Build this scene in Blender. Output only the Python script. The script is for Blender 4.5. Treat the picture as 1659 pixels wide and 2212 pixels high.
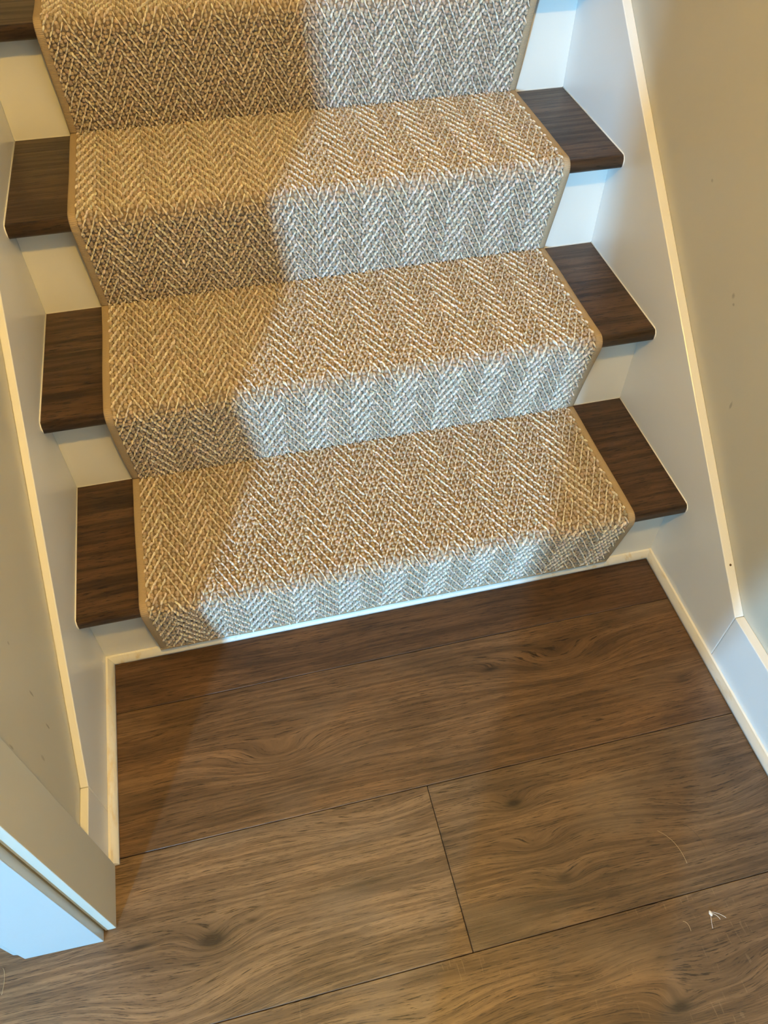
import bpy, bmesh, math
import numpy as np
from mathutils import Matrix, Vector

for o in list(bpy.data.objects):
    bpy.data.objects.remove(o, do_unlink=True)
scene = bpy.context.scene
COL = scene.collection

# ------------------------------------------------------------------ camera
cam_d = bpy.data.cameras.new('camera')
cam = bpy.data.objects.new('camera', cam_d)
COL.objects.link(cam)
RIGHT = Vector((0.9724, -0.2332, 0.0063)); DOWN = Vector((-0.1759, -0.7507, -0.6368)); FWD = Vector((0.1533, 0.6181, -0.7710))
M4 = Matrix.Identity(4)
for i in range(3):
    M4[i][0] = RIGHT[i]; M4[i][1] = -DOWN[i]; M4[i][2] = -FWD[i]
M4[0][3], M4[1][3], M4[2][3] = 0.3021, -0.7508, 1.2032
cam.matrix_world = M4
cam_d.sensor_fit = 'VERTICAL'; cam_d.sensor_height = 24.0
cam_d.lens = 1686.72 * 24.0 / 2212.0
cam_d.clip_start = 0.02
scene.camera = cam

# ------------------------------------------------------------------ world, daylight, exposure
world = bpy.data.worlds.new('sky'); scene.world = world
world.use_nodes = True
bg = world.node_tree.nodes['Background']
bg.inputs[0].default_value = (0.45, 0.75, 1.0, 1); bg.inputs[1].default_value = 0.6
scene.view_settings.view_transform = 'Standard'
scene.view_settings.look = 'None'
scene.view_settings.gamma = 1.0
scene.view_settings.use_curve_mapping = False
scene.view_settings.exposure = 0.0
scene.cycles.max_bounces = 6; scene.cycles.diffuse_bounces = 4; scene.cycles.glossy_bounces = 3; scene.cycles.transmission_bounces = 3; scene.cycles.caustics_reflective = False; scene.cycles.caustics_refractive = False

DAY = (0.27, 0.62, 1.0)
def area_light(name, loc, direction, sx, sy, power, color):
    d = bpy.data.lights.new(name, 'AREA'); d.shape = 'RECTANGLE'; d.size = sx; d.size_y = sy
    d.energy = power; d.color = color
    o = bpy.data.objects.new(name, d); COL.objects.link(o)
    o.location = loc
    o.rotation_euler = Vector(direction).to_track_quat('-Z', 'Z').to_euler()
    return o
# daylight entering by the narrow sidelight in the far wall and by the window of the room on the left
SIDE_X, SIDE_Y = -2.38, -5.50
area_light('daylight_sidelight', (SIDE_X, SIDE_Y + 0.03, 1.70), (0, 1, 0), 0.20, 1.06, 620.0, DAY)
area_light('daylight_window', (-3.87, -2.75, 1.25), (1, 0, 0), 1.3, 1.3, 3.0, (0.50, 0.88, 1.0))

# ------------------------------------------------------------------ dimensions (metres)
W = 1.0138
RY = [0.0, 0.2391, 0.4784, 0.7167, 0.955, 1.193, 1.431]     # riser faces
TZ = [0.1862, 0.3760, 0.5656, 0.7556, 0.9456, 1.1356]       # tread tops
NY = [-0.0408, 0.1963, 0.4325, 0.669, 0.907, 1.145]         # nosing fronts
TT = 0.0236
NT = len(TZ)
WL, WR = -0.0115, W + 0.016                                   # wall faces
CEIL = 2.50

# ------------------------------------------------------------------ helpers
def tag(o, label=None, cat=None, group=None, kind=None):
    if label: o['label'] = label
    if cat: o['category'] = cat
    if group: o['group'] = group
    if kind: o['kind'] = kind
    return o
def link(name, me, mat=None, parent=None):
    o = bpy.data.objects.new(name, me); COL.objects.link(o)
    if mat is not None:
        if len(me.materials) == 0: me.materials.append(mat)
    if parent is not None: o.parent = parent
    return o
def empty(name, loc=(0, 0, 0)):
    o = bpy.data.objects.new(name, None); COL.objects.link(o); o.location = loc
    o.empty_display_size = 0.05
    return o
def from_bm(name, bm, mat, parent=None, smooth=False):
    me = bpy.data.meshes.new(name)
    bm.normal_update(); bm.to_mesh(me); bm.free()
    if smooth:
        for p in me.polygons: p.use_smooth = True
    return link(name, me, mat, parent)
def box_bm(bm, x0, x1, y0, y1, z0, z1):
    vs = [bm.verts.new(c) for c in ((x0,y0,z0),(x1,y0,z0),(x1,y1,z0),(x0,y1,z0),(x0,y0,z1),(x1,y0,z1),(x1,y1,z1),(x0,y1,z1))]
    for f in ((3,2,1,0),(4,5,6,7),(0,1,5,4),(1,2,6,5),(2,3,7,6),(3,0,4,7)):
        bm.faces.new([vs[i] for i in f])
def box(name, x0, x1, y0, y1, z0, z1, mat, parent=None, bevel=0.0, seg=2):
    bm = bmesh.new(); box_bm(bm, x0, x1, y0, y1, z0, z1)
    if bevel:
        bmesh.ops.bevel(bm, geom=list(bm.edges), offset=bevel, segments=seg, affect='EDGES', profile=0.5)
    return from_bm(name, bm, mat, parent)
def prism_x(name, prof, x0, x1, mat, parent=None, bevel=0.0, nx=1, smooth=False):
    """extrude a (y,z) profile along x"""
    bm = bmesh.new()
    rows = []
    for i in range(nx + 1):
        x = x0 + (x1 - x0) * i / nx
        rows.append([bm.verts.new((x, y, z)) for y, z in prof])
    n = len(prof)
    for a, b in zip(rows[:-1], rows[1:]):
        for j in range(n):
            bm.faces.new((a[j], a[(j+1) % n], b[(j+1) % n], b[j]))
    bm.faces.new(list(reversed(rows[0]))); bm.faces.new(rows[-1])
    bmesh.ops.recalc_face_normals(bm, faces=list(bm.faces))
    if bevel:
        bmesh.ops.bevel(bm, geom=list(bm.edges), offset=bevel, segments=2, affect='EDGES', profile=0.5)
    return from_bm(name, bm, mat, parent, smooth)
def prism_z(name, prof, z0, z1, mat, parent=None, bevel=0.0):
    bm = bmesh.new()
    a = [bm.verts.new((x, y, z0)) for x, y in prof]; b = [bm.verts.new((x, y, z1)) for x, y in prof]
    n = len(prof)
    for j in range(n):
        bm.faces.new((a[j], a[(j+1) % n], b[(j+1) % n], b[j]))
    bm.faces.new(list(reversed(a))); bm.faces.new(b)
    bmesh.ops.recalc_face_normals(bm, faces=list(bm.faces))
    if bevel:
        bmesh.ops.bevel(bm, geom=list(bm.edges), offset=bevel, segments=2, affect='EDGES', profile=0.5)
    return from_bm(name, bm, mat, parent)
def tube(name, pts, r, mat, parent=None, seg=6, taper=False):
    bm = bmesh.new(); rings = []
    pts = [Vector(p) for p in pts]
    for i, p in enumerate(pts):
        t = (pts[min(i+1, len(pts)-1)] - pts[max(i-1, 0)]).normalized()
        a = t.orthogonal().normalized(); b = t.cross(a)
        if i and rings:
            a = (prev_a - t * prev_a.dot(t)).normalized(); b = t.cross(a)
        prev_a = a
        rr = r * (0.35 + 0.65 * math.sin(math.pi * (i + 0.5) / len(pts))) if taper else r
        rings.append([bm.verts.new(p + (a * math.cos(2*math.pi*k/seg) + b * math.sin(2*math.pi*k/seg)) * rr) for k in range(seg)])
    for A, B in zip(rings[:-1], rings[1:]):
        for k in range(seg):
            bm.faces.new((A[k], A[(k+1) % seg], B[(k+1) % seg], B[k]))
    bm.faces.new(list(reversed(rings[0]))); bm.faces.new(rings[-1])
    bmesh.ops.recalc_face_normals(bm, faces=list(bm.faces))
    return from_bm(name, bm, mat, parent, True)

# ------------------------------------------------------------------ materials
class NT_:
    """small node-tree builder"""
    def __init__(self, name):
        self.m = bpy.data.materials.new(name); self.m.use_nodes = True
        self.t = self.m.node_tree; self.p = self.t.nodes['Principled BSDF']
    def n(self, typ, **kw):
        nd = self.t.nodes.new(typ)
        for k, v in kw.items(): setattr(nd, k, v)
        return nd
    def l(self, a, b): self.t.links.new(a, b)
    def put(self, sock, v):
        if hasattr(v, 'is_output'): self.l(v, sock)
        else: sock.default_value = v
    def math(self, op, a, b=0.0, c=None, clamp=False):
        nd = self.n('ShaderNodeMath', operation=op); nd.use_clamp = clamp
        self.put(nd.inputs[0], a); self.put(nd.inputs[1], b)
        if c is not None: self.put(nd.inputs[2], c)
        return nd.outputs[0]
    def mix(self, f, a, b, blend='MIX'):
        nd = self.n('ShaderNodeMix', data_type='RGBA', blend_type=blend)
        self.put(nd.inputs[0], f); self.put(nd.inputs[6], a); self.put(nd.inputs[7], b)
        return nd.outputs[2]
    def noise(self, vec, scale, detail=2.0, rough=0.5, dist=0.0):
        nd = self.n('ShaderNodeTexNoise'); self.l(vec, nd.inputs['Vector'])
        nd.inputs['Scale'].default_value = scale; nd.inputs['Detail'].default_value = detail
        nd.inputs['Roughness'].default_value = rough; nd.inputs['Distortion'].default_value = dist
        return nd.outputs['Fac']
    def mapping(self, vec, scale=(1,1,1), loc=(0,0,0)):
        nd = self.n('ShaderNodeMapping'); self.l(vec, nd.inputs[0])
        nd.inputs['Scale'].default_value = scale; nd.inputs['Location'].default_value = loc
        return nd.outputs[0]
    def ramp(self, f, stops):
        nd = self.n('ShaderNodeValToRGB'); self.l(f, nd.inputs[0])
        el = nd.color_ramp.elements
        while len(el) < len(stops): el.new(0.5)
        for e, (p, c) in zip(el, stops):
            e.position = p; e.color = c if len(c) == 4 else (*c, 1)
        return nd.outputs[0]
    def smooth(self, v, a, b, to0=0.0, to1=1.0):
        nd = self.n('ShaderNodeMapRange', interpolation_type='SMOOTHSTEP')
        self.put(nd.inputs[0], v); nd.inputs[1].default_value = a; nd.inputs[2].default_value = b
        nd.inputs[3].default_value = to0; nd.inputs[4].default_value = to1
        return nd.outputs[0]
    def pos(self):
        return self.n('ShaderNodeNewGeometry').outputs['Position']
    def xyz(self, v):
        nd = self.n('ShaderNodeSeparateXYZ'); self.l(v, nd.inputs[0]); return nd.outputs
    def comb(self, x, y, z):
        nd = self.n('ShaderNodeCombineXYZ')
        self.put(nd.inputs[0], x); self.put(nd.inputs[1], y); self.put(nd.inputs[2], z)
        return nd.outputs[0]
    def bump(self, h, strength=0.2, dist=0.001):
        nd = self.n('ShaderNodeBump'); self.l(h, nd.inputs['Height'])
        nd.inputs['Strength'].default_value = strength; nd.inputs['Distance'].default_value = dist
        self.l(nd.outputs[0], self.p.inputs['Normal'])
    def base(self, v): self.put(self.p.inputs['Base Color'], v)
    def rough(self, v): self.put(self.p.inputs['Roughness'], v)

def paint(name, color, rough, scuffs=(), axes=(1, 2), worn=None, grain=0.03):
    """eggshell or semi-gloss wall paint with faint roller texture and a few scuff marks"""
    k = NT_(name); P = k.pos()
    n1 = k.noise(P, 7.0, 3.0)
    c = k.mix(k.math('MULTIPLY', n1, 0.16), (*color, 1), (color[0]*0.8, color[1]*0.8, color[2]*0.78, 1))
    s = k.xyz(P)
    for (a, b, ra, rb, st) in scuffs:
        wob = k.noise(P, 90.0, 2.0)
        da = k.math('DIVIDE', k.math('SUBTRACT', s[axes[0]], a), ra); db = k.math('DIVIDE', k.math('SUBTRACT', s[axes[1]], b), rb)
        r2 = k.math('ADD', k.math('MULTIPLY', da, da), k.math('MULTIPLY', db, db))
        r2 = k.math('ADD', r2, k.math('MULTIPLY', k.math('SUBTRACT', wob, 0.5), 2.2))
        f = k.smooth(r2, 1.2, 0.1, 0.0, st)
        c = k.mix(f, c, (0.16, 0.13, 0.10, 1))
    if worn:
        w = k.noise(k.mapping(P, (60, 14, 60)), 1.0, 5.0, 0.65)
        c = k.mix(k.smooth(w, 0.52, 0.72, 0.0, 0.75), c, (*worn, 1))
    k.base(c)
    rn = k.noise(P, 420.0, 2.0)
    k.rough(k.math('ADD', rough, k.math('MULTIPLY', k.math('SUBTRACT', rn, 0.5), 0.08)))
    k.bump(rn, grain, 0.001)
    return k.m

M_TRIM = paint('white_trim_paint', (0.80, 0.80, 0.79), 0.30)
M_RISER = paint('white_riser_paint', (0.75, 0.735, 0.68), 0.42)
M_SHOE = paint('white_shoe_paint', (0.84, 0.82, 0.76), 0.36, worn=(0.70, 0.58, 0.36))
M_CAULK = paint('white_caulk', (0.86, 0.85, 0.81), 0.5)
M_WALL_R = paint('greige_wall_paint', (0.58, 0.55, 0.46), 0.42,
    scuffs=((0.0735, 0.526, 0.004, 0.006, 0.5), (0.066, 0.517, 0.003, 0.003, 0.5), (-0.0136, 0.39, 0.0025, 0.009, 0.45), (-0.048, 0.181, 0.002, 0.004, 0.5), (0.2076, 0.634, 0.003, 0.003, 0.4)))
M_WALL_L = paint('greige_wall_paint_left', (0.58, 0.55, 0.46), 0.42,
    scuffs=((-0.2238, 0.318, 0.0016, 0.009, 0.6), (-0.2384, 0.2557, 0.0016, 0.009, 0.6), (-0.287, 0.268, 0.003, 0.008, 0.35), (-0.3166, 0.371, 0.002, 0.008, 0.5), (-0.20, 0.40, 0.002, 0.004, 0.4)))
M_CEIL = paint('white_ceiling_paint', (0.80, 0.79, 0.76), 0.8)

def simple(name, color, rough=0.5, metal=0.0):
    k = NT_(name); P = k.pos()
    n = k.noise(P, 60.0, 3.0)
    k.base(k.mix(k.math('MULTIPLY', n, 0.3), (*color, 1), (color[0]*0.7, color[1]*0.7, color[2]*0.7, 1)))
    k.rough(rough); k.p.inputs['Metallic'].default_value = metal
    return k.m
M_SUB = simple('dark_subfloor', (0.012, 0.010, 0.009), 0.9)

def oak(name, light, mid, dark, knots=(), seed=0.0, rough=0.36, freq=90.0, contrast=1.0, gray=(0.19, 0.145, 0.105), fleck=0.0):
    """oak grain along world x; every knot bends the grain lines round itself"""
    k = NT_(name); P = k.pos(); s = k.xyz(P)
    oi = k.n('ShaderNodeObjectInfo').outputs['Random']
    off = k.math('ADD', k.math('MULTIPLY', oi, 37.0), seed)
    wob = k.noise(k.comb(k.math('MULTIPLY', s[0], 3.2), k.math('MULTIPLY', s[1], 9.0), off), 1.0, 2.0, 0.5)
    g = k.math('ADD', s[1], k.math('MULTIPLY', k.math('SUBTRACT', wob, 0.5), 0.020))
    g = k.math('ADD', g, k.math('MULTIPLY', s[2], 0.8))
    darkk = None
    for (kx, ky, rx, ry, amp, dk) in knots:
        dx = k.math('DIVIDE', k.math('SUBTRACT', s[0], kx), rx); dy = k.math('DIVIDE', k.math('SUBTRACT', s[1], ky), ry)
        r2 = k.math('ADD', k.math('MULTIPLY', dx, dx), k.math('MULTIPLY', dy, dy))
        r2 = k.math('MULTIPLY', r2, k.math('ADD', 0.7, k.math('MULTIPLY', wob, 0.6)))
        e = k.math('EXPONENT', k.math('MULTIPLY', r2, -1.0))
        g = k.math('ADD', g, k.math('MULTIPLY', e, amp * 0.62))
        if dk > 0:
            core = k.math('MULTIPLY', k.math('EXPONENT', k.math('MULTIPLY', r2, -7.0)), dk)
            halo = k.math('MULTIPLY', k.math('EXPONENT', k.math('MULTIPLY', r2, -1.6)), dk * 0.33)
            v = k.math('ADD', core, halo)
            darkk = v if darkk is None else k.math('ADD', darkk, v)
    # broad growth bands, growth rings, pores
    fib = k.noise(k.comb(k.math('MULTIPLY', s[0], 60.0), k.math('MULTIPLY', g, freq * 14.0), k.math('ADD', off, 9.0)), 1.0, 4.0, 0.75)
    broad = k.noise(k.comb(k.math('MULTIPLY', s[0], 2.2), k.math('MULTIPLY', g, 30.0), off), 1.0, 3.0, 0.55)
    ring = k.noise(k.comb(k.math('MULTIPLY', s[0], 4.0), k.math('MULTIPLY', g, freq * 2.2), k.math('ADD', off, 5.0)), 1.0, 3.0, 0.6)
    pore = k.noise(k.comb(k.math('MULTIPLY', s[0], 34.0), k.math('MULTIPLY', g, freq * 9.0), off), 1.0, 3.0, 0.7)
    c = k.ramp(broad, [(0.28, dark), (0.5, mid), (0.72, light)])
    rf = k.smooth(ring, 0.36, 0.66, 0.0, 1.0)
    c = k.mix(k.math('MULTIPLY', k.math('SUBTRACT', 1.0, rf), 0.42 * contrast), c, (*dark[:3], 1))
    c = k.mix(k.math('MULTIPLY', rf, 0.30 * contrast), c, (*light[:3], 1))
    c = k.mix(k.smooth(fib, 0.35, 0.7, 0.0, 0.5), c, k.mix(1.0, c, (1.55, 1.5, 1.42, 1), 'MULTIPLY'))
    pf = k.smooth(pore, 0.53, 0.66, 0.0, 0.62 * contrast)
    c = k.mix(pf, c, (dark[0]*0.45, dark[1]*0.42, dark[2]*0.42, 1))
    cloud = k.noise(k.comb(k.math('MULTIPLY', s[0], 5.0), k.math('MULTIPLY', s[1], 11.0), off), 1.0, 2.0)
    c = k.mix(k.smooth(cloud, 0.5, 0.75, 0.0, 0.35), c, (*gray, 1))
    patch = k.noise(k.comb(k.math('MULTIPLY', s[0], 6.5), k.math('MULTIPLY', g, 20.0), k.math('ADD', off, 21.0)), 1.0, 3.0, 0.55)
    c = k.mix(k.smooth(patch, 0.36, 0.52, 0.5, 0.0), c, k.mix(1.0, c, (0.48, 0.46, 0.46, 1), 'MULTIPLY'))
    c = k.mix(k.smooth(patch, 0.54, 0.70, 0.0, 0.5), c, k.mix(1.0, c, (1.42, 1.36, 1.25, 1), 'MULTIPLY'))
    if fleck:
        fk = k.noise(k.comb(k.math('MULTIPLY', s[0], 260.0), k.math('MULTIPLY', s[1], 46.0), k.math('ADD', off, 3.0)), 1.0, 1.0, 0.4)
        where = k.noise(k.comb(k.math('MULTIPLY', s[0], 7.0), k.math('MULTIPLY', s[1], 12.0), k.math('ADD', off, 33.0)), 1.0, 1.0)
        c = k.mix(k.math('MULTIPLY', k.smooth(fk, 0.66, 0.74, 0.0, fleck), k.smooth(where, 0.45, 0.6)), c, (0.40, 0.29, 0.17, 1))
    if darkk is not None:
        c = k.mix(k.math('MULTIPLY', darkk, 1.0, clamp=True), c, (dark[0]*0.30, dark[1]*0.30, dark[2]*0.34, 1))
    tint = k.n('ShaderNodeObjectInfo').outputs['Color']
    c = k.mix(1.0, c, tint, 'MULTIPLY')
    k.base(c)
    k.rough(k.math('ADD', rough, k.math('MULTIPLY', k.math('SUBTRACT', 1.0, rf), 0.10)))
    k.p.inputs['Specular IOR Level'].default_value = 0.45
    h = k.math('SUBTRACT', k.math('MULTIPLY', rf, 0.4), pf)
    k.bump(h, 0.22, 0.0006)
    return k.m

FL = (0.190, 0.122, 0.068); FM = (0.132, 0.080, 0.043); FD = (0.066, 0.039, 0.021)
M_TREAD = oak('dark_oak_tread', (0.105, 0.062, 0.034), (0.068, 0.039, 0.021), (0.028, 0.016, 0.009), seed=3.0, rough=0.33, freq=45.0, contrast=1.8, gray=(0.07, 0.05, 0.038))
M_PLANK = oak('oak_plank', FL, FM, FD, seed=11.0)

# carpet yarn: colour carried by the loops themselves
def yarn_mat():
    k = NT_('wool_loop_yarn')
    a = k.n('ShaderNodeAttribute'); a.attribute_name = 'yarn'
    P = k.pos()
    n = k.noise(P, 1400.0, 3.0, 0.6)
    c = k.mix(k.smooth(n, 0.45, 0.75, 0.0, 0.45), a.outputs['Color'], k.mix(1.0, a.outputs['Color'], (0.55, 0.5, 0.45, 1), 'MULTIPLY'))
    k.base(c); k.rough(0.95); k.p.inputs['Specular IOR Level'].default_value = 0.1
    k.p.inputs['Sheen Weight'].default_value = 0.15
    k.bump(n, 0.6, 0.0008)
    return k.m
M_YARN = yarn_mat()
M_BACK = simple('carpet_backing', (0.20, 0.15, 0.105), 0.95)
def binding_mat():
    k = NT_('tan_cotton_binding')
    a = k.n('ShaderNodeAttribute'); a.attribute_name = 'run'
    st = k.math('SINE', k.math('MULTIPLY', a.outputs['Fac'], 2 * math.pi / 0.0024))
    P = k.pos(); n = k.noise(P, 300.0, 3.0)
    c = k.mix(k.math('MULTIPLY', n, 0.5), (0.45, 0.345, 0.225, 1), (0.33, 0.25, 0.16, 1))
    c = k.mix(k.smooth(st, 0.4, 1.0, 0.0, 0.28), c, (0.17, 0.12, 0.07, 1))
    k.base(c); k.rough(0.85); k.p.inputs['Specular IOR Level'].default_value = 0.2
    k.bump(st, 0.35, 0.0006)
    return k.m
M_BIND = binding_mat()

# ------------------------------------------------------------------ room shell
XW, YW = -3.90, -5.50          # faces of the far left wall and of the far wall
floor = box('floor', XW, WR, YW, 0.05, -0.06, -0.0125, M_SUB); tag(floor, 'brown oak plank floor at the foot of the stairs', kind='structure')

rows = [0.0, -0.1044, -0.3363, -0.572]
while rows[-1] > YW: rows.append(rows[-1] - 0.2355)
KN = {  # knots read off the floor: x, y, radius x, radius y, bend, darkness
    'row1': [(0.80, -0.055, 0.06, 0.02, 0.012, 0.25), (0.33, -0.06, 0.10, 0.02, 0.010, 0.0)],
    'row2': [(0.2597, -0.2376, 0.085, 0.030, 0.055, 0.0), (0.638, -0.1676, 0.030, 0.0085, 0.010, 0.75), (0.760, -0.183, 0.110, 0.034, 0.060, 0.0), (0.05, -0.17, 0.05, 0.012, 0.01, 0.35), (0.95, -0.26, 0.03, 0.015, 0.012, 0.4)],
    'row3r': [(0.600, -0.3933, 0.035, 0.016, 0.026, 0.85), (0.610, -0.4605, 0.050, 0.018, 0.030, 0.15), (0.636, -0.511, 0.034, 0.018, 0.022, 0.55), (0.90, -0.47, 0.14, 0.05, 0.050, 0.0), (0.75, -0.535, 0.12, 0.012, 0.01, 0.25)],
    'row3l': [(0.1345, -0.474, 0.042, 0.024, 0.034, 1.0), (0.036, -0.4597, 0.045, 0.009, 0.010, 0.75), (0.3614, -0.4518, 0.11, 0.010, 0.010, 0.5), (0.19, -0.462, 0.02, 0.008, 0.010, 0.6), (0.08, -0.55, 0.12, 0.05, 0.055, 0.0), (0.40, -0.365, 0.10, 0.02, 0.02, 0.0)],
    'row4': [(0.724, -0.6956, 0.040, 0.018, 0.028, 0.85), (0.62, -0.635, 0.05, 0.02, 0.016, 0.2), (0.40, -0.64, 0.09, 0.03, 0.03, 0.0), (0.80, -0.69, 0.10, 0.04, 0.045, 0.0)],
}
KM = {a: oak('oak_plank_' + a, FL, FM, FD, knots=b, seed=7.0 * i + 2.0, contrast=1.6, fleck=0.15 if a == 'row4' else 0.0) for i, (a, b) in enumerate(KN.items())}
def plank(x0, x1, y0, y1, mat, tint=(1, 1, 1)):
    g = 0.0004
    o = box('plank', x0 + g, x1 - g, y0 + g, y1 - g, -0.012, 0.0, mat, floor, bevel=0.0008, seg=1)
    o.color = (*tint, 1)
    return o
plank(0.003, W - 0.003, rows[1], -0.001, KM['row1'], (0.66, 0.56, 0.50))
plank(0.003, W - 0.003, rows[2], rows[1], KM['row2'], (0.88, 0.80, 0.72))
plank(0.478, WR, rows[3], rows[2], KM['row3r'], (0.86, 0.86, 0.86))
plank(-0.90, 0.478, rows[3], rows[2], KM['row3l'], (1.14, 1.14, 1.12))
plank(-2.28, -0.90, rows[3], rows[2], M_PLANK)
plank(XW, -2.28, rows[3], rows[2], M_PLANK)
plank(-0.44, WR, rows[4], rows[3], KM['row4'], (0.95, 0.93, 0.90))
plank(-1.82, -0.44, rows[4], rows[3], M_PLANK); plank(XW, -1.82, rows[4], rows[3], M_PLANK)
rng = np.random.default_rng(5)
for i in range(4, len(rows) - 1):
    x = WR; first = rng.uniform(0.3, 1.3); y1 = rows[i]; y0 = max(rows[i+1], YW)
    if y1 - y0 < 0.02: continue
    while x > XW + 0.05:
        x2 = max(x - first, XW); first = 1.38
        t = rng.uniform(0.85, 1.08)
        plank(x2, x, y0, y1, M_PLANK, (t, t * 0.98, t * 0.96)); x = x2

YB = RY[-1] + 0.9
wl = box('wall_left', -0.115, WL, -0.4275, YB, -0.012, 3.4, M_WALL_L); tag(wl, 'greige painted wall to the left of the stairs', kind='structure')
wr = box('wall_right', WR, WR + 0.12, YW, YB, -0.012, 3.4, M_WALL_R); tag(wr, 'greige painted wall to the right of the stairs', kind='structure')
wf = box('wall_front_left', XW, -0.115, -0.4095, -0.30, -0.012, CEIL, M_WALL_R); tag(wf, 'greige wall beside the stair opening facing the hall', kind='structure')
wb = box('wall_back', -0.13, WR + 0.12, YB, YB + 0.1, 0.9, 3.4, M_WALL_R); tag(wb, 'greige wall at the top of the stairs', kind='structure')
def wall_with_hole(name, plane, a0, a1, h0, h1, z0, z1, t, label):
    """wall of thickness t behind `plane` with one window hole; axis 'y' = wall facing +y, 'x' = facing +x"""
    ax, c = plane
    bm = bmesh.new()
    for (p, q, r, s) in ((a0, h0, -0.012, CEIL), (h1, a1, -0.012, CEIL), (h0, h1, -0.012, z0), (h0, h1, z1, CEIL)):
        if ax == 'y': box_bm(bm, p, q, c - t, c, r, s)
        else: box_bm(bm, c - t, c, p, q, r, s)
    o = from_bm(name, bm, M_WALL_R); tag(o, label, kind='structure'); return o
wall_with_hole('wall_far', ('y', YW), XW, WR, SIDE_X - 0.12, SIDE_X + 0.12, 1.15, 2.25, 0.12, 'greige hall wall with a narrow upright window')
wall_with_hole('wall_far_left', ('x', XW), YW, -0.30, -3.42, -2.08, 0.58, 1.92, 0.12, 'greige room wall with a wide window')
M_GLASS = NT_('window_glass')
M_GLASS.p.inputs['Transmission Weight'].default_value = 1.0; M_GLASS.p.inputs['Roughness'].default_value = 0.02
M_GLASS.base(M_GLASS.mix(M_GLASS.noise(M_GLASS.pos(), 3.0), (0.95, 0.98, 1, 1), (0.9, 0.97, 1, 1))); M_GLASS = M_GLASS.m
def window(name, plane, h0, h1, z0, z1, label):
    ax, c = plane
    e = empty(name); tag(e, label, kind='structure')
    f = 0.02
    def bx(n, a0, a1, d0, d1, q0, q1, m):
        if ax == 'y': return box(n, a0, a1, c + d0, c + d1, q0, q1, m, e)
        return box(n, c + d0, c + d1, a0, a1, q0, q1, m, e)
    bx('window_jamb', h0, h0 + f, -0.10, 0.0, z0, z1, M_TRIM); bx('window_jamb', h1 - f, h1, -0.10, 0.0, z0, z1, M_TRIM)
    bx('window_sill', h0 + f, h1 - f, -0.10, 0.0, z0, z0 + f, M_TRIM); bx('window_head', h0 + f, h1 - f, -0.10, 0.0, z1 - f, z1, M_TRIM)
    bx('pane', h0 + f, h1 - f, -0.062, -0.056, z0 + f, z1 - f, M_GLASS)
window('window_1', ('y', YW), SIDE_X - 0.12, SIDE_X + 0.12, 1.15, 2.25, 'narrow upright window in the far hall wall')
window('window_2', ('x', XW), -3.42, -2.08, 0.58, 1.92, 'wide window in the room left of the stairs')
ce = box('ceiling', XW, WR, YW, -0.30, CEIL, CEIL + 0.1, M_CEIL); tag(ce, 'white hall ceiling', kind='structure')
cs = box('ceiling_stairwell', -0.13, WR + 0.12, -0.30, YB + 0.1, 3.4, 3.5, M_CEIL); tag(cs, 'white ceiling above the stairs', kind='structure')
bh = box('wall_bulkhead', -0.0115, WR, -0.30, -0.20, CEIL, 3.4, M_WALL_R); tag(bh, 'greige drop wall above the stair opening', kind='structure')

# ------------------------------------------------------------------ skirt boards, baseboards, shoe moulding, casing
def side_board(name, prof, x0, x1, label, parent=None):
    bm = bmesh.new()
    a = [bm.verts.new((x0, y, z)) for y, z in prof]; b = [bm.verts.new((x1, y, z)) for y, z in prof]
    n = len(prof)
    for j in range(n): bm.faces.new((a[j], a[(j+1) % n], b[(j+1) % n], b[j]))
    bm.faces.new(a); bm.faces.new(b)
    bmesh.ops.recalc_face_normals(bm, faces=list(bm.faces))
    bmesh.ops.bevel(bm, geom=list(bm.edges), offset=0.0014, segments=2, affect='EDGES', profile=0.5)
    o = from_bm(name, bm, M_TRIM, parent)
    if label: tag(o, label, kind='structure')
    return o
ytop = RY[-1] + 0.1
zl = lambda y: 0.1145 + (y + 0.2675) * 0.786
zr = lambda y: 0.1299 + (y + 0.2338) * 0.797
side_board('trim_1', [(-0.2675, 0.0), (-0.2675, 0.1145), (ytop, zl(ytop)), (ytop, zl(ytop) - 0.42), (0.20, 0.0)], WL, 0.0, 'white painted skirt board along the left side of the stairs')
sr = side_board('trim_2', [(-0.2338, 0.0), (-0.2338, 0.1299), (ytop, zr(ytop)), (ytop, zr(ytop) - 0.42), (0.20, 0.0)], W, WR, 'white painted skirt board along the right side of the stairs')
# nail hole in the top edge of the right skirt
bm = bmesh.new(); bmesh.ops.create_uvsphere(bm, u_segments=8, v_segments=5, radius=0.0022)
nh = from_bm('nail_hole', bm, simple('nail_hole_dark', (0.10, 0.06, 0.03), 0.8), sr, True); nh.location = (1.0225, -0.1672, zr(-0.1672) - 0.0008)
bl = side_board('baseboard_left', [(-0.3435, 0.0), (-0.3435, 0.1145), (-0.2681, 0.1145), (-0.2681, 0.0)], WL, 0.0, 'short white baseboard left of the floor, below the left skirt board')
br = side_board('baseboard_right', [(YW, 0.0), (YW, 0.1310), (-0.2344, 0.1299), (-0.2344, 0.0)], W, WR, 'white baseboard along the right edge of the floor')
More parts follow.
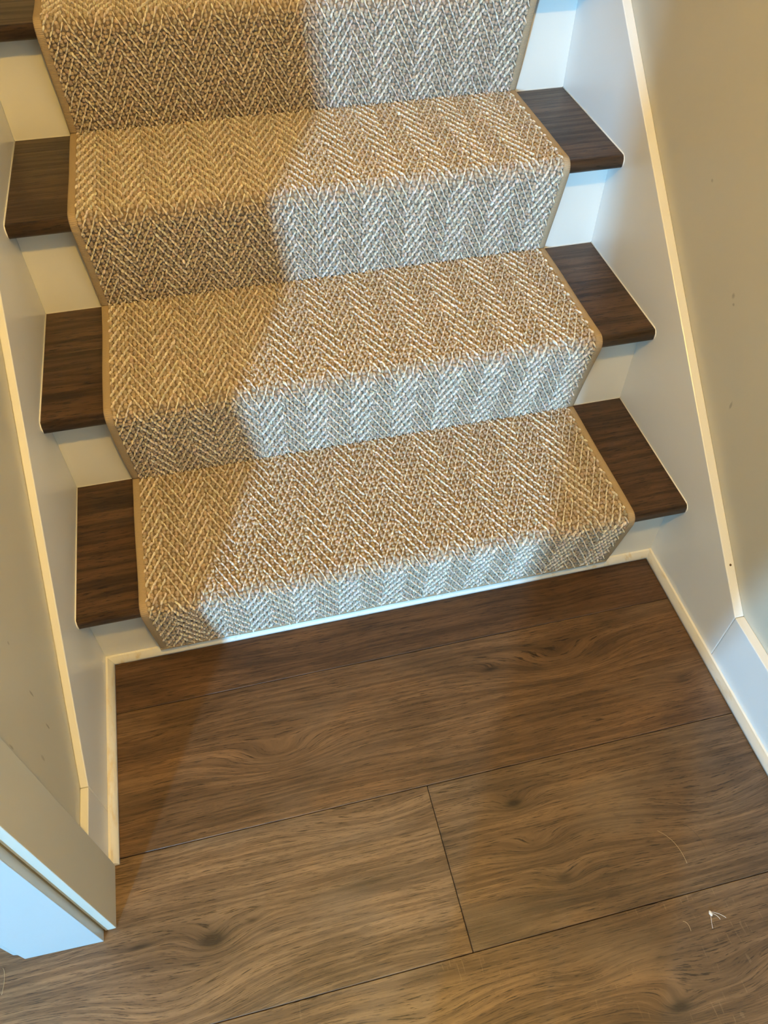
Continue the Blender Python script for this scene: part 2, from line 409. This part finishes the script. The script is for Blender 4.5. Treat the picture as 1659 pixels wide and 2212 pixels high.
# quarter-round shoe moulding
S, SH, SG = 0.0130, 0.0125, 0.0012
def quarter(n=6):
    return [(0, SG), (S, SG)] + [(S * math.cos(i * math.pi / 2 / n), SG + SH * math.sin(i * math.pi / 2 / n)) for i in range(1, n + 1)]
def shoe(name, p0, p1, inward, m0, m1, label, parent=None):
    """quarter round from p0 to p1 (x,y); inward = unit vector into the room; m0/m1 mitre shifts per unit offset"""
    p0, p1, inw = Vector(p0), Vector(p1), Vector(inward)
    t = (p1 - p0).normalized(); bm = bmesh.new(); rings = []
    for p, m in ((p0, m0), (p1, m1)):
        rings.append([bm.verts.new(((p + inw * d + t * (m * d)).x, (p + inw * d + t * (m * d)).y, z)) for d, z in quarter()])
    n = len(rings[0])
    for j in range(n): bm.faces.new((rings[0][j], rings[0][(j+1) % n], rings[1][(j+1) % n], rings[1][j]))
    bm.faces.new(rings[0]); bm.faces.new(rings[1])
    bmesh.ops.recalc_face_normals(bm, faces=list(bm.faces))
    o = from_bm(name, bm, M_SHOE, parent)
    for p in o.data.polygons: p.use_smooth = abs(p.normal.z) > 0.05 and abs(p.normal.z) < 0.99
    tag(o, label, kind='structure')
shoe('trim_3', (0.0002, -0.0002), (W - 0.0002, -0.0002), (0, -1), 1, -1, 'white quarter-round moulding along the foot of the bottom riser')
shoe('trim_4', (0.0002, -0.345), (0.0002, -0.0002), (1, 0), 0, -1, 'white quarter-round moulding along the left edge of the floor')
shoe('trim_5', (W - 0.0002, YW), (W - 0.0002, -0.0002), (-1, 0), 0, -1, 'white quarter-round moulding along the right edge of the floor')
# corner board and casing at the end of the left wall
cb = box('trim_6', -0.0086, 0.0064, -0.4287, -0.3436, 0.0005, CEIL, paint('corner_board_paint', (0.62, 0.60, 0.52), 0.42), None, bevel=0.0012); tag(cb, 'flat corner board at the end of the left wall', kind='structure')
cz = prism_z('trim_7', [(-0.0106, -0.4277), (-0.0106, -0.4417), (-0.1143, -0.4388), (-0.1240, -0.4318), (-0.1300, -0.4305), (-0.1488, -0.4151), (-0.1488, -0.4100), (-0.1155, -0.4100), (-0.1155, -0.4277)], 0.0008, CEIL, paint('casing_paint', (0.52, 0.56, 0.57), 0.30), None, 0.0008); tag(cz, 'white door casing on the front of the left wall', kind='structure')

# ------------------------------------------------------------------ staircase
stairs = empty('staircase', (0, 0, 0)); tag(stairs, 'dark oak staircase with white painted risers', 'staircase')
def nose_profile(yf, yb, zt, th, r=0.0085, n=5):
    pr = [(yb, zt), ]
    for i in range(n + 1):
        a = math.pi / 2 * i / n; pr.append((yf + r - r * math.sin(a), zt - r + r * math.cos(a)))
    for i in range(n + 1):
        a = math.pi / 2 * i / n; pr.append((yf + r - r * math.cos(a), zt - th + r - r * math.sin(a)))
    pr.append((yb, zt - th))
    return pr
G0 = 0.0012
split = [0.212, 0.165, 0.235, 0.19, 0.20, 0.215]
for k in range(NT):
    z0 = -0.012 if k == 0 else TZ[k-1] - TT
    r = box('riser', 0.0003, W - 0.0003, RY[k], RY[k] + 0.018, z0, TZ[k] - TT, M_RISER, stairs)
    ys = NY[k] + split[k]
    t = prism_x('tread', nose_profile(NY[k], ys, TZ[k], TT), G0, W - G0, M_TREAD, stairs)
    t.color = [(1.0, 0.92, 0.85, 1), (0.95, 0.9, 0.85, 1), (0.9, 0.88, 0.86, 1), (0.85, 0.83, 0.8, 1), (1, 1, 1, 1), (1, 1, 1, 1)][k]
    for p in t.data.polygons: p.use_smooth = abs(p.normal.x) < 0.5 and len(p.vertices) == 4 and abs(p.normal.z) < 0.999
    b = box('board', G0, W - G0, ys + 0.0002, RY[k+1] - 0.0002, TZ[k] - TT, TZ[k], M_TREAD, t, bevel=0.0003, seg=1)
    b.color = [(0.78, 0.68, 0.60, 1), (1.0, 0.95, 0.9, 1), (0.8, 0.8, 0.8, 1), (0.9, 0.85, 0.8, 1), (1, 1, 1, 1), (0.9, 0.9, 0.9, 1)][k]
    cv = prism_x('cove_strip', [(RY[k] - 0.014, TZ[k] - TT), (RY[k], TZ[k] - TT), (RY[k], TZ[k] - TT - 0.011), (RY[k] - 0.008, TZ[k] - TT - 0.009)], 0.008, W - 0.008, M_TREAD, t)
    # caulk beads where the tread meets the skirts and the riser above
    for x, s in ((0.0004, 1), (W - 0.0004, -1)):
        pts = [(x, RY[k+1], TZ[k] + 0.0002), (x, NY[k] + 0.009, TZ[k] + 0.0002), (x, NY[k] + 0.002, TZ[k] - 0.0035), (x, NY[k] - 0.0004, TZ[k] - 0.010), (x, NY[k] + 0.001, TZ[k] - 0.017), (x, NY[k] + 0.008, TZ[k] - TT)]
        tube('caulk_bead', pts, 0.0013, M_CAULK, stairs, 6)
    if k + 1 < NT:
        tube('caulk_bead', [(0.001, RY[k+1] - 0.0002, TZ[k]), (W - 0.001, RY[k+1] - 0.0002, TZ[k])], 0.0009, M_CAULK, stairs, 6)
landing = box('landing', 0.0003, W - 0.0003, RY[-1] + 0.0185, YB, TZ[-1] - 0.02, TZ[-1] + 0.17, M_TREAD, stairs)

# ------------------------------------------------------------------ carpet runner
XL, XR = 0.0955, 0.9125
OFF = 0.0048                       # backing surface above the wood
path = []
def add(y, z): path.append((y, z))
add(-0.0140, 0.0270)
for k in range(NT):
    r = 0.0085 + OFF; cy, cz_ = NY[k] + 0.0085, TZ[k] - 0.0085
    cyb, czb = NY[k] + 0.0085, TZ[k] - TT + 0.0085
    # waterfall: straight from the crease below to the underside of the nosing, then round it
    p = Vector(path[-1]); c = Vector((cyb, czb)); d = (p - c).length
    base = math.atan2(p.y - c.y, p.x - c.x); off = math.acos(min(1, r / d))
    a0 = base - off
    if a0 < 0: a0 += 2 * math.pi
    for i in range(7):
        a = a0 + (math.pi - a0) * i / 6; add(cyb + r * math.cos(a), czb + r * math.sin(a))
    for i in range(9):
        a = math.pi - (math.pi / 2) * i / 8; add(cy + r * math.cos(a), cz_ + r * math.sin(a))
    if k < NT - 1: add(RY[k+1] - 0.0065, TZ[k] + OFF)
    else: add(RY[k+1] - 0.02, TZ[k] + OFF)
PY = np.array(path); seg = np.linalg.norm(np.diff(PY, axis=0), axis=1)
keep = np.r_[True, seg > 1e-6]; PY = PY[keep]
seg = np.linalg.norm(np.diff(PY, axis=0), axis=1); SL = np.r_[0, np.cumsum(seg)]; LEN = SL[-1]
TG = np.diff(PY, axis=0) / seg[:, None]
def frame(s):
    s = np.clip(s, 0, LEN - 1e-6); i = np.clip(np.searchsorted(SL, s, side='right') - 1, 0, len(seg) - 1)
    f = (s - SL[i])
    p = PY[i] + TG[i] * f[:, None]
    return p, TG[i]
def frame_smooth(s, w=0.002):
    p, _ = frame(s)
    _, ta = frame(s - w); _, tb = frame(s + w)
    t = ta + tb; t /= np.linalg.norm(t, axis=1)[:, None]
    # normal points to the outside (left of travel in (y,z): up/front)
    nrm = np.c_[-t[:, 1], t[:, 0]]
    return p, t, nrm

def mesh_np(name, co, quads_or_tris):
    me = bpy.data.meshes.new(name)
    n, m = quads_or_tris.shape
    me.vertices.add(len(co)); me.vertices.foreach_set('co', co.astype(np.float32).ravel())
    me.loops.add(n * m); me.loops.foreach_set('vertex_index', quads_or_tris.astype(np.int32).ravel())
    me.polygons.add(n); me.polygons.foreach_set('loop_start', np.arange(0, n * m, m, dtype=np.int32))
    me.polygons.foreach_set('loop_total', np.full(n, m, dtype=np.int32))
    me.polygons.foreach_set('use_smooth', np.ones(n, dtype=bool))
    me.update(calc_edges=True)
    return me

runner = empty('stair_runner', (0, 0, 0)); tag(runner, 'beige and cream herringbone loop carpet runner down the middle of the stairs', 'carpet runner')
# backing: a sheet with thickness
ss = np.sort(np.r_[SL, np.arange(0, LEN, 0.01)]); ss = ss[np.r_[True, np.diff(ss) > 1e-5]]
p, t, nr = frame_smooth(ss, 0.0005)
inner = p - nr * 0.0035
bm = bmesh.new(); vr = []
for i in range(len(ss)):
    vr.append([bm.verts.new((XL + 0.004, *p[i])), bm.verts.new((XR - 0.004, *p[i])), bm.verts.new((XR - 0.004, *inner[i])), bm.verts.new((XL + 0.004, *inner[i]))])
for A, B in zip(vr[:-1], vr[1:]):
    for j in range(4): bm.faces.new((A[j], B[j], B[(j+1) % 4], A[(j+1) % 4]))
bm.faces.new(vr[0]); bm.faces.new(list(reversed(vr[-1])))
bmesh.ops.recalc_face_normals(bm, faces=list(bm.faces))
from_bm('backing', bm, M_BACK, runner)

# pile: rows of brown loops between diagonal rows of cream loops, mirrored column by column
rng = np.random.default_rng(12)
XI0, XI1 = XL + 0.0115, XR - 0.0115
CW, PITCH, SLOPE = 0.0378, 0.0272, 2.0
NCOL = 6; g = CW / NCOL
cols = np.arange(int(round((XI1 - XI0) / g)))
g = (XI1 - XI0) / len(cols)
u = XI0 + (cols + 0.5) * g
APEX = XI0 + 0.034
ph = (u - APEX) / (2 * CW); dist = np.abs(ph - np.round(ph)) * 2 * CW          # distance to the nearest apex
side = np.sign((ph - np.round(ph))); side[side == 0] = 1
M = np.arange(-4, int(LEN / PITCH) + 8)
U, MM = np.meshgrid(u, M, indexing='ij'); DD = np.repeat(dist[:, None], len(M), 1); SD = np.repeat(side[:, None], len(M), 1)
S0 = MM * PITCH - SLOPE * DD
def dome_template(n=6):
    rings = [(1.0, 0.0), (0.94, 0.58), (0.62, 0.92)]; vs = []
    for rr, h in rings:
        for i in range(n): vs.append((rr * math.cos(2*math.pi*i/n), rr * math.sin(2*math.pi*i/n), h))
    vs.append((0, 0, 1.0)); f = []
    for i in range(n):
        j = (i + 1) % n
        f += [(i, j, n + j), (i, n + j, n + i), (n + i, n + j, 2*n + j), (n + i, 2*n + j, 2*n + i), (2*n + i, 2*n + j, 3*n)]
    return np.array(vs), np.array(f)
TV, TF = dome_template()
batches = []
def loops(uu, sv, hl, hw, hh, ang, col, lift=0.0):
    ok = (sv > 0.003) & (sv < LEN - 0.004) & (uu > XI0 - 0.001) & (uu < XI1 + 0.001)
    uu, sv, hl, hw, hh, ang, col = [a[ok] for a in (uu, sv, hl, hw, hh, ang, col)]
    n = len(uu)
    ca, sa = np.cos(ang), np.sin(ang)
    lx = TV[None, :, 0] * hw[:, None]; ly = TV[None, :, 1] * hl[:, None]
    # each loop leans a little and its crest is shifted along the yarn
    lean = rng.normal(0, 0.18, (n, 1)) * TV[None, :, 2]
    ly = ly + lean * hl[:, None]
    du = lx * ca[:, None] - ly * sa[:, None]; ds = lx * sa[:, None] + ly * ca[:, None]
    S_ = np.clip(sv[:, None] + ds, 0.001, LEN - 0.001).ravel(); X_ = (uu[:, None] + du).ravel()
    H_ = (TV[None, :, 2] * hh[:, None] + lift - 0.0008).ravel()
    p, t, nr = frame_smooth(S_)
    q = p + nr * H_[:, None]
    co = np.c_[X_, q]
    batches.append((co, col, n))
def jit(shape, a): return rng.normal(0, a, shape)
sh = U.shape
def colour(base, shape, v=0.10):
    b = np.array(base)[None, :] * np.clip(1 + jit((shape[0] * shape[1], 1), v), 0.6, 1.4)
    return np.clip(b * (1 + jit((b.shape[0], 3), 0.025)), 0, 0.9)
BROWN = (0.45, 0.365, 0.278); CREAM = (0.77, 0.70, 0.605)
flat = lambda a: a.ravel()
ang = np.arctan2(SD, SLOPE)          # turn the long axis of a loop toward the diagonal
du_ = SD * g / 4; ds_ = -SLOPE * g / 4
# cream diagonal rows, two beads of yarn per needle column
for sg in (-1, 1):
    loops(flat(U + sg * du_ + jit(sh, .0003)), flat(S0 + sg * ds_ + jit(sh, .0006)), flat(.0045 + jit(sh, .0005)), flat(.00158 + jit(sh, .00025)), flat(.0057 + jit(sh, .0005)), flat(ang + jit(sh, .12)), colour(CREAM, sh))
# brown loops filling the band between two cream rows
for o_ in (0.0082, 0.0136, 0.0190):
    loops(flat(U + jit(sh, .0005)), flat(S0 + o_ + jit(sh, .0009)), flat(.0035 + jit(sh, .0004)), flat(.0033 + jit(sh, .0003)), flat(.0043 + jit(sh, .0006)), flat(ang * 0.3 + jit(sh, .25)), colour(BROWN, sh, 0.10))
cos, faces, cols_, base_i = [], [], [], 0
for co, col, n in batches:
    cos.append(co); nv = len(TV)
    faces.append((np.arange(n)[:, None, None] * nv + TF[None] + base_i).reshape(-1, 3))
    c4 = np.c_[np.repeat(col, nv, 0), np.ones(n * nv)]; cols_.append(c4); base_i += n * nv
co = np.concatenate(cos); fa = np.concatenate(faces); cc = np.concatenate(cols_)
me = mesh_np('pile', co, fa)
at = me.attributes.new('yarn', 'FLOAT_COLOR', 'POINT'); at.data.foreach_set('color', cc.astype(np.float32).ravel())
pile = link('pile', me, M_YARN, runner); tag(pile, 'beige loops crossed by raised cream chevron lines', kind='stuff')

# binding tape: rounded roll along both long edges and along the bottom
def roll(name, centres, ups, outs, run, hw, hh, nseg=9):
    """sweep a rounded section; outs = unit vector across, ups = unit normal"""
    ang = np.linspace(-0.15 * math.pi, 1.15 * math.pi, nseg)
    n = len(centres); co = np.zeros((n, nseg, 3))
    for j, a in enumerate(ang):
        x = np.sign(math.cos(a)) * abs(math.cos(a)) ** 0.6 * hw; z = np.sign(math.sin(a)) * abs(math.sin(a)) ** 0.7 * hh
        co[:, j] = centres + outs * x + ups * z
    idx = np.arange(n * nseg).reshape(n, nseg)
    q = np.stack([idx[:-1, :-1], idx[1:, :-1], idx[1:, 1:], idx[:-1, 1:]], -1).reshape(-1, 4)
    q = np.concatenate([q, np.stack([idx[:-1, -1], idx[1:, -1], idx[1:, 0], idx[:-1, 0]], -1)])
    me = mesh_np(name, co.reshape(-1, 3), q)
    a = me.attributes.new('run', 'FLOAT', 'POINT'); a.data.foreach_set('value', np.repeat(run, nseg).astype(np.float32))
    bm = bmesh.new(); bm.from_mesh(me)
    bmesh.ops.recalc_face_normals(bm, faces=list(bm.faces)); bm.to_mesh(me); bm.free()
    o = link(name, me, M_BIND, runner); return o
sb = np.arange(0.0, LEN, 0.0025)
p, t, nr = frame_smooth(sb, 0.003)
wig = 0.0006 * np.sin(sb * 9.0) + 0.0004 * np.sin(sb * 31 + 1)
for x, s_ in ((XL + 0.006, -1), (XR - 0.006, 1)):
    cen = np.c_[x + wig, p - nr * 0.001]
    roll('binding', cen, np.c_[np.zeros(len(sb)), nr], np.tile([1.0, 0, 0], (len(sb), 1)), sb, 0.0066, 0.0042)
xb = np.arange(XL, XR, 0.0025); p0, t0, n0 = frame_smooth(np.array([0.002]))
wig = 0.0010 * np.sin(xb * 14.0 + 0.5) + 0.0006 * np.sin(xb * 41)
cen = np.c_[xb, np.tile(p0[0] + n0[0] * 0.0005, (len(xb), 1)) + np.outer(wig, t0[0])]
roll('binding', cen, np.tile([0, *n0[0]], (len(xb), 1)), np.tile([0, *t0[0]], (len(xb), 1)), xb, 0.0036, 0.0034)

# ------------------------------------------------------------------ small things on the floor
M_HAIR_L = simple('blond_hair', (0.55, 0.42, 0.24), 0.4); M_HAIR_D = simple('dark_hair', (0.035, 0.022, 0.014), 0.4)
M_LINT = simple('white_lint', (0.75, 0.70, 0.66), 0.9)
def hair(label, p, mat, r=0.00016):
    P = [Vector((*a, 0.0004)) for a in p]; out = []
    n = 14
    for i in range(n):          # quadratic bezier through three control points
        f = i / (n - 1); q = P[0] * (1-f)**2 + P[1] * 2 * f * (1-f) + P[2] * f * f; q.z = 0.0004 + 0.0012 * math.sin(math.pi * f) * 0.4; out.append(q)
    o = tube('hair_strand', out, r, mat, None, 4); tag(o, label, 'hair', 'stray hairs on the floor'); return o
hair('pale curved hair on the floor near the right edge', ((0.7954, -0.4821), (0.818, -0.500), (0.8169, -0.5344)), M_HAIR_L, 0.00022)
hair('dark curved hair just right of the pale one', ((0.8373, -0.4816), (0.853, -0.495), (0.8534, -0.5231)), M_HAIR_D)
hair('dark hooked hair below the round knot', ((0.7174, -0.514), (0.717, -0.535), (0.6881, -0.5391)), M_HAIR_D)
hair('dark hair leading into the white lint', ((0.7783, -0.5825), (0.795, -0.585), (0.806, -0.6074)), M_HAIR_D)
hair('short pale hair left of the white lint', ((0.775, -0.603), (0.782, -0.606), (0.780, -0.617)), M_HAIR_L, 0.0002)
hair('pale hair beside the foot of the door casing', ((-0.1429, -0.4308 - 0.012), (-0.137, -0.452), (-0.1425, -0.475)), M_HAIR_L, 0.0002)
lint = empty('lint_tuft', (0.817, -0.603, 0)); tag(lint, 'small tuft of white lint on the floor at the right', 'lint')
bm = bmesh.new(); bmesh.ops.create_icosphere(bm, subdivisions=2, radius=0.003)
for v in bm.verts:
    v.co = Vector((v.co.x * 0.7, v.co.y * 1.3, v.co.z * 0.5 + 0.0016)) * (1 + 0.25 * math.sin(v.co.x * 4000) * math.cos(v.co.y * 3100))
from_bm('fluff', bm, M_LINT, lint, True)
for q in (((0, 0), (-0.004, -0.008), (-0.006, -0.018)), ((0.001, 0), (0.008, -0.004), (0.010, -0.010)), ((0.003, 0.001), (0.012, -0.003), (0.019, -0.010)), ((0, 0.002), (-0.002, -0.004), (-0.003, -0.009))):
    out = []
    for i in range(9):
        f = i / 8; a = Vector((*q[0], 0.0015)) * (1-f)**2 + Vector((*q[1], 0.003)) * 2*f*(1-f) + Vector((*q[2], 0.0005)) * f*f; out.append(a)
    tube('fibre', out, 0.0003, M_LINT, lint, 4)

# ------------------------------------------------------------------ the photographer, standing just behind the view
def cloth(name, stops):
    k = NT_(name); P = k.pos(); z = k.xyz(P)[2]
    n = k.noise(P, 220.0, 3.0)
    c = (*stops[0][1], 1)
    for h, col in stops[1:]:
        c = k.mix(k.smooth(z, h - 0.004, h + 0.004), c, (*col, 1))
    k.base(k.mix(k.math('MULTIPLY', n, 0.35), c, (0.02, 0.02, 0.025, 1))); k.rough(0.85); k.bump(n, 0.2, 0.001)
    return k.m
person = empty('person', (0.335, -1.06, 0.0)); tag(person, 'person in dark trousers and a grey coat standing behind the viewpoint', 'person')
V, Ed, Rd = [], [], []
def jn(p, r, par=None):
    V.append(p); Rd.append(r)
    if par is not None: Ed.append((par, len(V) - 1))
    return len(V) - 1
pel = jn((0, 0, 0.90), (0.185, 0.12))
w1 = jn((0, 0.01, 1.06), (0.150, 0.10), pel); ch = jn((0, 0.01, 1.24), (0.165, 0.11), w1); sh_ = jn((0, 0, 1.36), (0.13, 0.085), ch)
nk = jn((0, 0.01, 1.45), (0.052, 0.055), sh_); ja = jn((0, 0.035, 1.53), (0.065, 0.08), nk); hd = jn((0, 0.03, 1.61), (0.078, 0.095), ja); tp = jn((0, 0.015, 1.67), (0.055, 0.065), hd)
hem = jn((0.0, 0, 0.62), (0.195, 0.13), pel)
for sx, kx, ax in ((-1, -0.075, -0.115), (1, 0.075, 0.045)):
    kn = jn((kx, 0.015, 0.44), (0.075, 0.080), hem); an = jn((ax, -0.01, 0.09), (0.066, 0.070), kn)
    ft = jn((ax + 0.005 * sx, 0.05, 0.045), (0.045, 0.040), an); jn((ax + 0.01 * sx, 0.14, 0.032), (0.042, 0.028), ft)
    so = jn((sx * 0.175, 0, 1.36), (0.060, 0.060), sh_); el = jn((sx * 0.215, -0.02, 1.10), (0.046, 0.048), so); wr_ = jn((sx * 0.085, 0.125, 1.13), (0.032, 0.028), el)
    pm = jn((sx * 0.055, 0.160, 1.145), (0.034, 0.020), wr_)
    for dz, ln in ((0.030, 0.052), (0.010, 0.060), (-0.010, 0.056), (-0.028, 0.044)):
        p1 = jn((sx * 0.032, 0.178, 1.145 + dz), (0.0095, 0.0095), pm); p2 = jn((sx * (0.032 - ln * 0.35), 0.184, 1.146 + dz), (0.0085, 0.0085), p1); jn((sx * (0.032 - ln * 0.6), 0.172, 1.147 + dz), (0.007, 0.007), p2)
    p1 = jn((sx * 0.052, 0.150, 1.185), (0.011, 0.011), wr_); jn((sx * 0.030, 0.160, 1.205), (0.009, 0.009), p1)
me = bpy.data.meshes.new('body'); me.from_pydata(V, Ed, [])
bo = link('body', me, cloth('person_cloth', [(0, (0.02, 0.02, 0.022)), (0.075, (0.035, 0.04, 0.06)), (0.50, (0.10, 0.10, 0.11)), (1.415, (0.52, 0.34, 0.25))]), person)
md = bo.modifiers.new('skin', 'SKIN'); md.use_smooth_shade = True
bo.modifiers.new('subsurf', 'SUBSURF').levels = 1
for i, r in enumerate(Rd): me.skin_vertices[0].data[i].radius = r
me.skin_vertices[0].data[0].use_root = True
bm = bmesh.new(); bmesh.ops.create_uvsphere(bm, u_segments=18, v_segments=12, radius=1.0)
for v in list(bm.verts):
    if v.co.y > 0.35 and v.co.z < 0.45: bm.verts.remove(v)
hm = from_bm('hair', bm, simple('dark_brown_hair', (0.05, 0.03, 0.02), 0.6), person, True); hm.scale = (0.092, 0.112, 0.115); hm.location = (0, 0.012, 1.61)

# ------------------------------------------------------------------ lamps
def glow(name, color, strength):
    k = NT_(name); k.base((1, 1, 1, 1)); k.p.inputs['Emission Color'].default_value = (*color, 1); k.p.inputs['Emission Strength'].default_value = strength
    return k.m
WARM = (1.0, 0.58, 0.085)
def lathe(name, prof, mat, parent, n=24, smooth=True):
    bm = bmesh.new(); rings = [[bm.verts.new((r * math.cos(2*math.pi*i/n), r * math.sin(2*math.pi*i/n), z)) for i in range(n)] for r, z in prof]
    for A, B in zip(rings[:-1], rings[1:]):
        for i in range(n): bm.faces.new((A[i], A[(i+1) % n], B[(i+1) % n], B[i]))
    bm.faces.new(rings[0]); bm.faces.new(rings[-1])
    bmesh.ops.recalc_face_normals(bm, faces=list(bm.faces))
    return from_bm(name, bm, mat, parent, smooth)
LX, LY, LZ = 0.36, -0.87, 2.03
lamp = empty('ceiling_lamp', (LX, LY, CEIL)); tag(lamp, 'warm white lamp on a short stem over the foot of the stairs', 'lamp')
lathe('canopy', [(0.060, 0.0), (0.060, -0.012), (0.012, -0.025)], M_CEIL, lamp)
lathe('stem', [(0.008, -0.02), (0.008, LZ - CEIL + 0.13)], M_CEIL, lamp, 10)
lathe('shade', [(0.012, LZ - CEIL + 0.135), (0.030, LZ - CEIL + 0.13), (0.075, LZ - CEIL + 0.095), (0.072, LZ - CEIL + 0.093), (0.028, LZ - CEIL + 0.125)], M_CEIL, lamp)
lathe('bulb', [(0.013, LZ - CEIL + 0.125), (0.016, LZ - CEIL + 0.11), (0.029, LZ - CEIL + 0.085), (0.026, LZ - CEIL + 0.066), (0.005, LZ - CEIL + 0.056)], glow('warm_bulb', WARM, 6.0), lamp, 16)
d = bpy.data.lights.new('ceiling_lamp_light', 'POINT'); d.energy = 86.0; d.color = WARM; d.shadow_soft_size = 0.045
o = bpy.data.objects.new('ceiling_lamp_light', d); COL.objects.link(o); o.location = (0, 0, LZ - CEIL); o.parent = lamp
